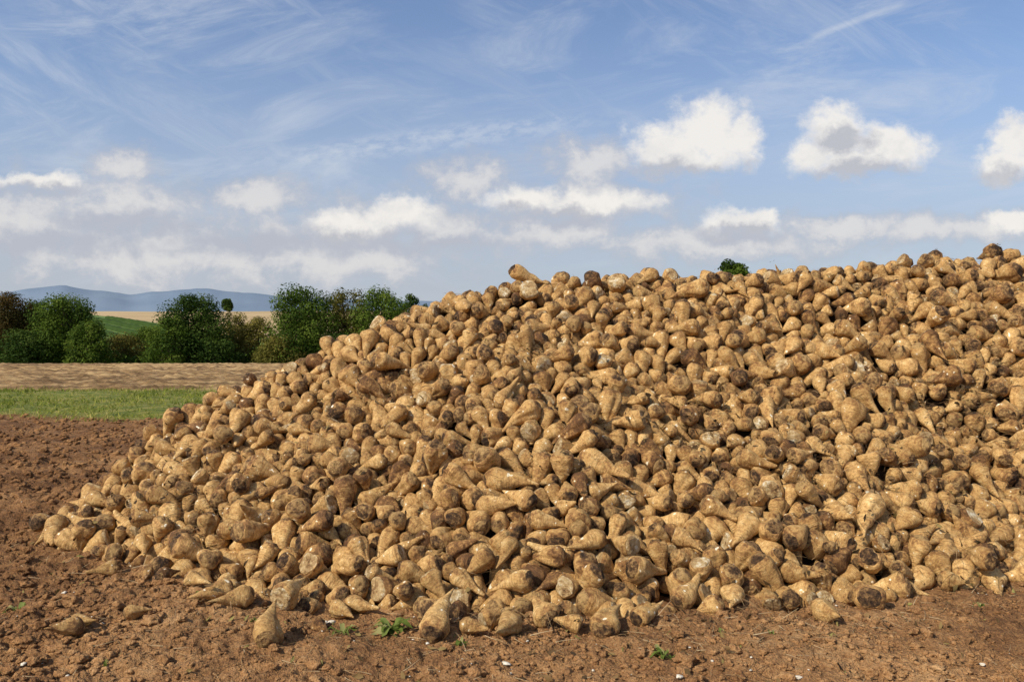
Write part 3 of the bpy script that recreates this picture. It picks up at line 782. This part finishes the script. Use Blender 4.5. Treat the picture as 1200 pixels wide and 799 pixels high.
fs=blobfield(P,soft)
nl=nt.noise(Pz,14,7,.66,.2)
dens2=nt.math('ADD',fs,nt.math('MULTIPLY',nt.math('SUBTRACT',nl,.45),2.7))
alpha2=nt.math('MULTIPLY',nt.step(dens2,-.25,.85),.82)
gfield=blobfield(P,grey,'MAXIMUM')
gn=nt.step(nt.math('ADD',gfield,nt.math('MULTIPLY',nt.math('SUBTRACT',nz,.5),2.4)),.6,-.5)
# cirrus
rot=nt.n.new('ShaderNodeVectorRotate');rot.rotation_type='Z_AXIS';nt.put(rot.inputs['Vector'],P0_);rot.inputs['Angle'].default_value=-.14
ci=nt.noise(nt.vm('MULTIPLY',rot.outputs[0],(1.8,6.5,1)),2.0,8,.66,.7)
rot2=nt.n.new('ShaderNodeVectorRotate');rot2.rotation_type='Z_AXIS';nt.put(rot2.inputs['Vector'],P0_);rot2.inputs['Angle'].default_value=.5
cib=nt.noise(nt.vm('MULTIPLY',rot2.outputs[0],(1.8,8,1)),1.9,8,.64,.5)
ci2=nt.noise(P0_,2.2,3,.5)
cirr=nt.math('MULTIPLY',nt.math('MAXIMUM',nt.step(ci,.42,.78),nt.math('MULTIPLY',nt.step(cib,.47,.80),.85)),nt.step(ci2,.26,.58))
bl=nt.vm('LENGTH',nt.vm('MULTIPLY_ADD',nt.vm('ADD',P0_,nt.comb(0.0,nt.math('MULTIPLY',Uv,-.12),0.0)),(F/260,F/18,0),(-(505-600)/260.,-((HOR-165)-.12*(-95))/18.,0)),out=1)
band=nt.math('MULTIPLY',nt.step(bl,1.2,.2),nt.step(nt.noise(nt.vm('MULTIPLY',rot.outputs[0],(1,2.2,1)),38,4,.65),.34,.66))
# thin diagonal condensation trail, upper sky: line through (950,45)-(1060,5)
tdx,tdy=(1060-950)/F,(45-5)/F;tl=math.hypot(tdx,tdy);tdx/=tl;tdy/=tl
tcx,tcy=(1005-600)/F,(HOR-25)/F
rel=nt.vm('SUBTRACT',P0_,(tcx,tcy,0))
tal=nt.vm('DOT_PRODUCT',rel,(tdx,tdy,0),out=1);tac=nt.math('ABSOLUTE',nt.vm('DOT_PRODUCT',rel,(-tdy,tdx,0),out=1))
trail=nt.math('MULTIPLY',nt.step(tac,.0065,.0),nt.step(nt.math('ABSOLUTE',tal),.075,.045))
cirr=nt.math('ADD',nt.math('ADD',nt.math('MULTIPLY',cirr,.60),.05),nt.math('ADD',nt.math('MULTIPLY',band,.42),nt.math('MULTIPLY',trail,.32)),clamp=True)
base=nt.mix(1.0,sky.outputs[0],(1.15,1.22,1.38),'MULTIPLY')
haze=nt.step(Vv,.42,.02)
base=nt.mix(nt.math('MULTIPLY',haze,.82),base,(4.3,4.75,5.6))
c=nt.mix(cirr,base,(6.3,6.8,7.6))
c=nt.mix(alpha2,c,nt.mix(nt.math('MULTIPLY',nt.step(dens2,.15,1.05),gn),(4.9,5.05,5.65),(7.6,7.4,7.25)))
lit=nt.math('ADD',gn,nt.math('MULTIPLY',nt.math('SUBTRACT',nl,.52),1.5),clamp=True)
cc=nt.mix(lit,(5.2,5.3,5.75),(9.0,8.7,8.3))
c=nt.mix(nt.math('MULTIPLY',alpha,.96),c,cc)
nt.put(bg.inputs[0],c)

# ------------------------------------------------------------ camera
cam=bpy.data.cameras.new('camera');co=bpy.data.objects.new('camera',cam);COL.objects.link(co)
cam.sensor_width=36;cam.lens=36*F/1200;cam.clip_start=.05;cam.clip_end=30000
co.location=(0,0,CAMH);co.rotation_euler=(math.radians(90)-math.atan((399.5-HOR)/F),0,0)
sc.camera=co
print('done',time.time()-T0)
